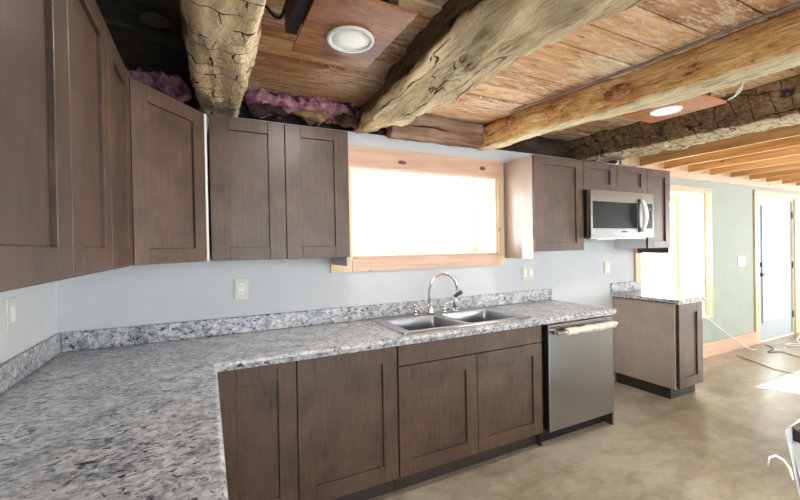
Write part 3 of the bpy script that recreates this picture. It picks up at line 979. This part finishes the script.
# left section: its edge faces +x
pr = [(p[0], p[1]) for p in edge_profile(-XI, 0.0)]
mb = MB()
YE = -2.06
prof = [(-a, z) for a, z in pr]
mb.prism(prof, 'y', YE, YI)
mb.add([(0.0, -0.0015, ZC), (0.0, YI, ZC), (XI - 0.0015, YI, ZC), (0.0, -0.0015, ZC - .03), (0.0, YI, ZC - .03), (XI - 0.0015, YI, ZC - .03)],
       [(0, 1, 2), (3, 5, 4), (0, 3, 4, 1), (1, 4, 5, 2), (2, 5, 3, 0)])
mb.build('side_section', M['granite'], t)
def splash(a, b, c, d, z0=ZC, h=0.102):
    return MB().box(a, b, c, d, z0 + .0005, z0 + h)
splash(0.02, XE, -0.02, -0.0005).build('backsplash', M['granite'], t, bevel=0.006, segs=3)
splash(0.0005, 0.02, YE, -0.021).build('backsplash', M['granite'], t, bevel=0.006, segs=3)

t = thing('worktop', (4.63, 0, ZC), 'short granite pattern laminate worktop on the narrow cabinet past the range gap', 'worktop')
mb = MB().prism(edge_profile(YI, 0.0), 'x', 4.395, 4.868)
mb.build('slab', M['granite'], t)
splash(4.395, 4.868, -0.02, -0.0005).build('backsplash', M['granite'], t, bevel=0.006, segs=3)

# ------------------------------------------------------------------ sink
t = thing('kitchen_sink', (2.24, -0.32, ZC), 'stainless steel double bowl drop in sink below the kitchen window', 'sink')
def rr(x0, x1, y0, y1, r, n=6):
    pts = []
    for cx, cy, a0 in ((x1 - r, y1 - r, 0), (x0 + r, y1 - r, 90), (x0 + r, y0 + r, 180), (x1 - r, y0 + r, 270)):
        for k in range(n + 1):
            a = math.radians(a0 + 90 * k / n)
            pts.append((cx + r * math.cos(a), cy + r * math.sin(a)))
    return pts


def bridge(mb, loops, smooth=True):
    n = len(loops[0]); vs = [p for L in loops for p in L]
    fs = [(i * n + k, i * n + (k + 1) % n, (i + 1) * n + (k + 1) % n, (i + 1) * n + k) for i in range(len(loops) - 1) for k in range(n)]
    mb.add(vs, fs, smooth)


# deck: outer rim + plate with two openings, as boxes with a raised lip
SX0, SX1, SY0, SY1 = 1.715, 2.735, -0.575, -0.030
BL = (1.785, 2.195, -0.515, -0.135); BR = (2.240, 2.672, -0.515, -0.135)
mb = MB()
zt = ZC + 0.006
for (a, b, c, d) in ((SX0 + .012, SX1 - .012, SY0 + .012, BL[2]), (SX0 + .012, SX1 - .012, BL[3], SY1 - .012), (SX0 + .012, BL[0], BL[2], BL[3]), (BL[1], BR[0], BL[2], BL[3]), (BR[1], SX1 - .012, BL[2], BL[3])):
    mb.box(a, b, c, d, zt - .003, zt)
mb.build('deck', M['sink'], t)
mb = MB()
outer = rr(SX0, SX1, SY0, SY1, 0.03)
lo = [(x, y, ZC + 0.0005) for x, y in outer]
cx_, cy_ = (SX0 + SX1) / 2, (SY0 + SY1) / 2
def shr(L, d, z):
    return [(x - d * (1 if x > cx_ else -1), y - d * (1 if y > cy_ else -1), z) for x, y in L]
bridge(mb, [lo, shr(outer, .003, ZC + .008), shr(outer, .010, ZC + .009), shr(outer, .014, zt + .0002)])
mb.build('rim', M['sink'], t)
for Bx in (BL, BR):
    mb = MB()
    loops = []
    c0 = ((Bx[0] + Bx[1]) / 2, (Bx[2] + Bx[3]) / 2)
    for inset, z, r in ((0.0, zt + .0008, .012), (0.003, zt - .003, .018), (0.006, zt - .010, .022), (0.008, zt - .08, .024), (0.010, ZC - .160, .026), (0.014, ZC - .172, .028), (0.024, ZC - .178, .03), (0.04, ZC - .180, .03), (0.15, ZC - .183, .01)):
        loops.append([(x, y, z) for x, y in rr(Bx[0] + inset, Bx[1] - inset, Bx[2] + inset, Bx[3] - inset, r)])
    bridge(mb, loops)
    k0 = len(mb.v) - len(loops[0])
    mb.f.append(tuple(range(k0, len(mb.v)))); mb.s.append(False)
    bo = mb.build('bowl', M['sink'], t)
    # open bowl: normals must face the basin
    MB().lathe((c0[0], c0[1], ZC - .182), [(0.042, 0.0), (0.04, 0.004), (0.028, 0.002), (0.026, 0.003)], 24).build('drain', M['chrome'], bo)

# faucet with handles and side spray
t = thing('faucet', (2.18, -0.095, zt), 'chrome gooseneck faucet with two lever handles behind the sink', 'faucet')
MB().lathe((2.18, -0.095, zt), [(0.027, 0), (0.026, 0.02), (0.02, 0.035), (0.02, 0.07), (0.015, 0.078)], 24).build('body', M['chrome'], t)
pts = [(2.178, -0.095, 0.99), (2.176, -0.095, 1.06), (2.178, -0.097, 1.11)]
for k in range(1, 15):
    a = math.radians(180 - 170 * k / 14)
    pts.append((2.292 + 0.112 * math.cos(a) , -0.105 - 0.02 * k / 14, 1.115 + 0.105 * math.sin(a)))
pts.append((2.408, -0.126, 1.10))
MB().tube(pts, 0.0115, 14).tube([(2.408, -0.126, 1.104), (2.410, -0.127, 1.088)], 0.015, 14).build('spout', M['chrome'], t)
for xx, sgn in ((2.055, -1), (2.305, 1)):
    h = MB().lathe((xx, -0.095, zt), [(0.025, 0), (0.023, 0.018), (0.014, 0.03), (0.014, 0.05), (0.017, 0.055), (0.012, 0.064)], 20)
    if sgn < 0: h.tube([(xx, -0.095, 0.97), (xx - .008, -0.10, 1.00), (xx - .018, -0.108, 1.018)], [0.009, 0.009, 0.007], 10)
    else: h.tube([(xx, -0.095, 0.975), (xx + .035, -0.10, 0.995), (xx + .075, -0.105, 1.005)], [0.009, 0.008, 0.007], 10)
    h.build('handle', M['chrome'], t)
t = thing('side_sprayer', (2.405, -0.095, zt), 'chrome and grey side sprayer standing right of the faucet', 'sprayer')
MB().lathe((2.405, -0.095, zt), [(0.025, 0), (0.021, 0.014), (0.014, 0.022), (0.014, 0.03)], 20).build('base', M['chrome'], t)
MB().tube([(2.405, -0.095, 0.945), (2.407, -0.096, 1.0), (2.412, -0.098, 1.035)], [0.011, 0.013, 0.014], 12).build('body', M['steel'], t)
MB().tube([(2.402, -0.096, 1.035), (2.44, -0.10, 1.058), (2.466, -0.103, 1.070)], [0.014, 0.017, 0.017], 12).build('spray_head', M['slot'], t)

# ------------------------------------------------------------------ dishwasher
t = thing('dishwasher', (3.15, 0, 0), 'stainless dishwasher at the right end of the counter, handle wrapped in foam', 'dishwasher')
MB().box(2.788, 3.512, -0.57, -0.05, 0.105, 0.868).build('body', M['black'], t)
MB().box(2.815, 3.508, -0.635, -0.575, 0.112, 0.864).build('door', M['brushed'], t, bevel=0.004)
MB().box(2.80, 3.50, -0.54, -0.52, 0, 0.104).build('toe_kick', M['black'], t)
hd = MB()
hd.box(2.835, 2.87, -0.672, -0.636, 0.80, 0.828)
hd.box(3.462, 3.497, -0.672, -0.636, 0.80, 0.828)
hd.tube([(2.84, -0.684, 0.812), (3.49, -0.684, 0.812)], 0.0125, 16)
hd.build('handle', M['chrome'], t, bevel=0.0)
MB().box(2.83, 2.925, -0.6375, -0.6352, 0.838, 0.846).build('badge', M['black'], t)
pts, rs = [], []
rnd = random.Random(4)
for k in range(60):
    pts.append((2.93 + 0.53 * k / 59, -0.684 + rnd.uniform(-.002, .002), 0.812 + rnd.uniform(-.002, .002))); rs.append(0.024 + rnd.uniform(-.005, .006))
tag(MB().tube(pts, rs, 18).build('handle_wrap', M['foam'], t), 'crinkled pale foam wrap')
o = MB().box(3.518, 3.536, -0.61, -0.01, 0, 0.872).build('end_panel', M['cabinet'])
tag(o, 'upright side panel closing the counter run right of the dishwasher', 'panel')
tag(MB().box(2.782, 2.786, -0.585, -0.01, 0, 0.872).build('spacer_panel', M['cab_dark']), 'thin dark panel between the sink cabinet and the dishwasher', 'panel')

# ------------------------------------------------------------------ microwave
t = thing('microwave', (4.02, 0, 1.47), 'stainless over the range microwave below short wall cabinet', 'microwave')
MB().box(3.572, 4.452, -0.375, -0.002, 1.475, 1.882).build('body', M['black'], t, bevel=0.004)
mb = MB()
wall_y(mb, 3.576, 4.450, 1.475, 1.880, -0.405, -0.376, [(3.600, 4.20, 1.555, 1.785), (4.325, 4.432, 1.555, 1.785)])
mb.build('front', M['brushed'], t)
MB().box(3.600, 4.20, -0.403, -0.378, 1.555, 1.785).build('window', M['blackglass'], t)
MB().box(4.325, 4.432, -0.4045, -0.378, 1.555, 1.785).build('control_panel', M['blackglass'], t)
bt = MB()
for r_ in range(5):
    for c_ in range(3):
        bt.box(4.342 + c_ * .028, 4.360 + c_ * .028, -0.4056, -0.4046, 1.572 + r_ * .026, 1.586 + r_ * .026)
bt.box(4.342, 4.416, -0.4056, -0.4046, 1.715, 1.75)
bt.build('buttons', M['slot'], t)
pts = []
for k in range(17):
    s = k / 16
    pts.append((4.262, -0.410 - 0.036 * math.sin(math.pi * s) ** 0.7, 1.530 + 0.29 * s))
MB().tube(pts, [0.014 + 0.008 * math.sin(math.pi * k / 16) for k in range(17)], 14).build('handle', M['white_plastic'], t)
MB().box(4.215, 4.235, -0.4075, -0.4052, 1.52, 1.82).build('door_edge', M['black'], t)
MB().box(3.98, 4.05, -0.4062, -0.4052, 1.522, 1.532).build('badge', M['slot'], t)
MB().box(3.62, 4.40, -0.36, -0.05, 1.466, 1.4745).build('vent_plate', M['steel'], t)
MB().box(3.75, 4.0, -0.33, -0.22, 1.458, 1.4655).build('light_cover', M['white_plastic'], t)

# ------------------------------------------------------------------ recessed lights on boards
def light(c, r, z, panel, pm, lm, label, th=0.012, lens_name='lens', power=9.0):
    p = thing('plywood_mount', (c[0], c[1], z), label[0], 'board', 'plywood boards holding the ceiling lights')
    # board with square patch, standing off the planks on two battens
    poly = panel
    vs = [(x, y, z) for x, y in poly] + [(x, y, z + th) for x, y in poly]
    MB().add(vs, [(0, 3, 2, 1), (4, 5, 6, 7), (0, 1, 5, 4), (1, 2, 6, 5), (2, 3, 7, 6), (3, 0, 4, 7)]).build('board', pm, p)
    cx = sum(q[0] for q in poly) / 4; cy = sum(q[1] for q in poly) / 4
    dx = (poly[1][0] - poly[0][0]) * 0.36
    for s in (-1, 1):
        MB().box(cx + s * abs(dx) - 0.02, cx + s * abs(dx) + 0.02, cy - 0.15, cy + 0.15, z + th, ZT - 0.001).build('batten', M['dark_log'], p)
    t = thing('ceiling_light', (c[0], c[1], z), label[1], 'ceiling light', 'round ceiling lights')
    MB().lathe((c[0], c[1], z), [(r, -0.0005), (r, -0.006), (r * .96, -0.012), (r * .84, -0.009), (r * .80, -0.004), (r * .8, -0.001)], 48).build('trim_ring', M['white_plastic'], t)
    ld = bpy.data.lights.new('ceiling_lamp', 'AREA'); ld.shape = 'DISK'; ld.size = r * 1.5; ld.energy = power; ld.color = (1.0, 0.98, 0.95)
    lo_ = bpy.data.objects.new('ceiling_lamp', ld); lo_.location = (0, 0, -0.02); COL.objects.link(lo_); lo_.parent = t
    MB().lathe((c[0], c[1], z), [(r * .80, -0.0045), (r * .5, -0.0055), (r * .1, -0.006)], 40).build(lens_name, lm, t)
    return t


light((1.245, -1.070), 0.098, 2.285, [(1.05, -1.33), (1.415, -1.33), (1.40, -0.845), (1.047, -0.875)], M['ply'], M['lens_dim'],
      ('square brown plywood board under planks between the pale and grey beams', 'round white ceiling light on brown plywood between the pale and grey beams'))
MB().box(1.0, 1.045, -1.32, -0.98, 2.30, ZT - .002).build('shadow_gap_block', M['black'])  # black block added to stand for the shadowed gap beside the board
tag(bpy.data.objects['shadow_gap_block'], 'black block put in for the shadowed gap beside the plywood board of the near light', 'shadow block')
light((3.315, -1.145), 0.088, 2.262, [(3.215, -1.375), (3.53, -1.375), (3.50, -0.945), (3.19, -0.945)], M['ply2'], M['lens_on'],
      ('reddish plywood board between the golden log and dark beam', 'bright round ceiling light on reddish plywood near the dark beam'))
t = thing('ceiling_light', (0.545, -0.64, ZT), 'dark unlit round ceiling fixture left of the pale beam', 'ceiling light', 'round ceiling lights')
MB().lathe((0.52, -0.64, ZT - 0.001), [(0.055, 0), (0.055, -0.01), (0.045, -0.014), (0.03, -0.008)], 32).build('trim_ring', M['slot'], t)

# ------------------------------------------------------------------ cables
def cable(name, pts, r, mat, label, cat='cable', n=8, sub=6):
    P = [Vector(p) for p in pts]
    out = []
    for i in range(len(P) - 1):
        p0, p1, p2, p3 = P[max(i - 1, 0)], P[i], P[i + 1], P[min(i + 2, len(P) - 1)]
        for k in range(sub):
            s = k / sub
            out.append(0.5 * ((2 * p1) + (p2 - p0) * s + (2 * p0 - 5 * p1 + 4 * p2 - p3) * s * s + (3 * p1 - p0 - 3 * p2 + p3) * s ** 3))
    out.append(P[-1])
    return tag(MB().tube(out, r, n).build(name, mat), label, cat)


cable('power_cable', [(0.93, -0.96, 2.40), (0.955, -0.99, 2.352), (0.98, -0.993, 2.348), (0.988, -1.04, 2.36), (0.990, -1.10, 2.372), (0.985, -1.12, 2.40)], 0.006, M['cable_black'],
      'black cable looping from the pale beam to the near light')
cable('power_cable', [(3.52, -1.385, 2.275), (3.55, -1.43, 2.31), (3.60, -1.42, 2.37), (3.60, -1.385, 2.31), (3.64, -1.39, 2.35), (3.62, -1.43, 2.40)], 0.005, M['cable_white'],
      'white looped cable beside the bright light at the dark beam')
cable('power_cable', [(2.70, -0.45, 2.398), (2.77, -0.8, 2.396), (2.83, -1.2, 2.396), (2.86, -1.6, 2.396), (2.95, -2.4, 2.396)], 0.009, M['cable_grey'],
      'grey cable along the top of the golden log')
cable('white_cord', [(6.14, -0.04, 0.50), (6.30, -0.045, 0.40), (6.62, -0.06, 0.22), (6.92, -0.10, 0.06), (7.02, -0.13, 0.007), (7.10, -0.15, 0.007)], 0.007, M['cable_white'],
      'white cord hanging from the twin window sill to the floor', 'cord')
cable('white_cord', [(8.9, -0.35, 0.20), (8.5, -0.22, 0.10), (8.15, -0.2, 0.02), (7.95, -0.35, 0.012), (8.2, -0.5, 0.012), (7.8, -0.25, 0.012), (7.62, -0.3, 0.012), (8.0, -0.42, 0.02)], 0.008, M['cable_white'],
      'tangled white cord on the floor in front of the glass door', 'cord')
cable('extension_cord', [(6.55, -0.16, 0.007), (6.40, -0.4, 0.007), (6.25, -0.65, 0.007), (6.3, -0.9, 0.007), (6.6, -1.3, 0.007)], 0.004, M['cable_brown'],
      'thin brown cord crossing the floor from the baseboard', 'cord')
cable('extension_cord', [(7.47, -0.10, 0.008), (7.32, -0.24, 0.008), (7.05, -0.28, 0.008), (7.2, -0.36, 0.008), (7.12, -0.5, 0.008), (7.0, -0.7, 0.008), (7.1, -1.0, 0.008)], 0.005, M['cable_brown'],
      'dark cord tangle on the floor left of the glass door', 'cord')

# ------------------------------------------------------------------ wrapped cabinet at the lower right corner
t = thing('wrapped_cabinet', (3.7, -2.0, 0), 'white wrapped box with a dark brown top corner at the lower right edge', 'box')
mb = MB()
# loose wrap on the window side, flaring outwards to the top, and low wrap on the near side
mb.add([(3.345, -1.760, 0), (4.1, -1.70, 0), (4.1, -1.745, 0), (3.345, -1.785, 0), (3.200, -1.733, 0.498), (4.1, -1.66, 0.50), (4.1, -1.722, 0.50), (3.283, -1.7265, 0.498)],
       [(0, 3, 2, 1), (4, 5, 6, 7), (0, 1, 5, 4), (1, 2, 6, 5), (2, 3, 7, 6), (3, 0, 4, 7)])
mb.add([(3.345, -1.785, 0), (3.40, -1.785, 0), (3.40, -2.35, 0), (3.345, -2.35, 0), (3.262, -1.730, 0.425), (3.32, -1.730, 0.425), (3.32, -2.35, 0.425), (3.262, -2.35, 0.425)],
       [(0, 3, 2, 1), (4, 5, 6, 7), (0, 1, 5, 4), (1, 2, 6, 5), (2, 3, 7, 6), (3, 0, 4, 7)])
mb.build('wrap', M['wrap'], t, bevel=0.003, segs=2)
tag(MB().box(3.288, 4.1, -2.35, -1.730, 0.427, 0.498).build('top_frame', M['kick'], t, bevel=0.004), 'dark brown top edge')
MB().box(3.36, 4.1, -2.35, -1.79, 0.0, 0.425).build('body', M['cab_dark'], t)
tag(MB().tube([(3.325, -1.72, 0.215), (3.32, -1.71, 0.27), (3.31, -1.69, 0.305), (3.31, -1.66, 0.312), (3.31, -1.635, 0.29), (3.31, -1.625, 0.245)], 0.004, 10).build('strap', M['cable_white'], t), 'loose white strap sticking out')
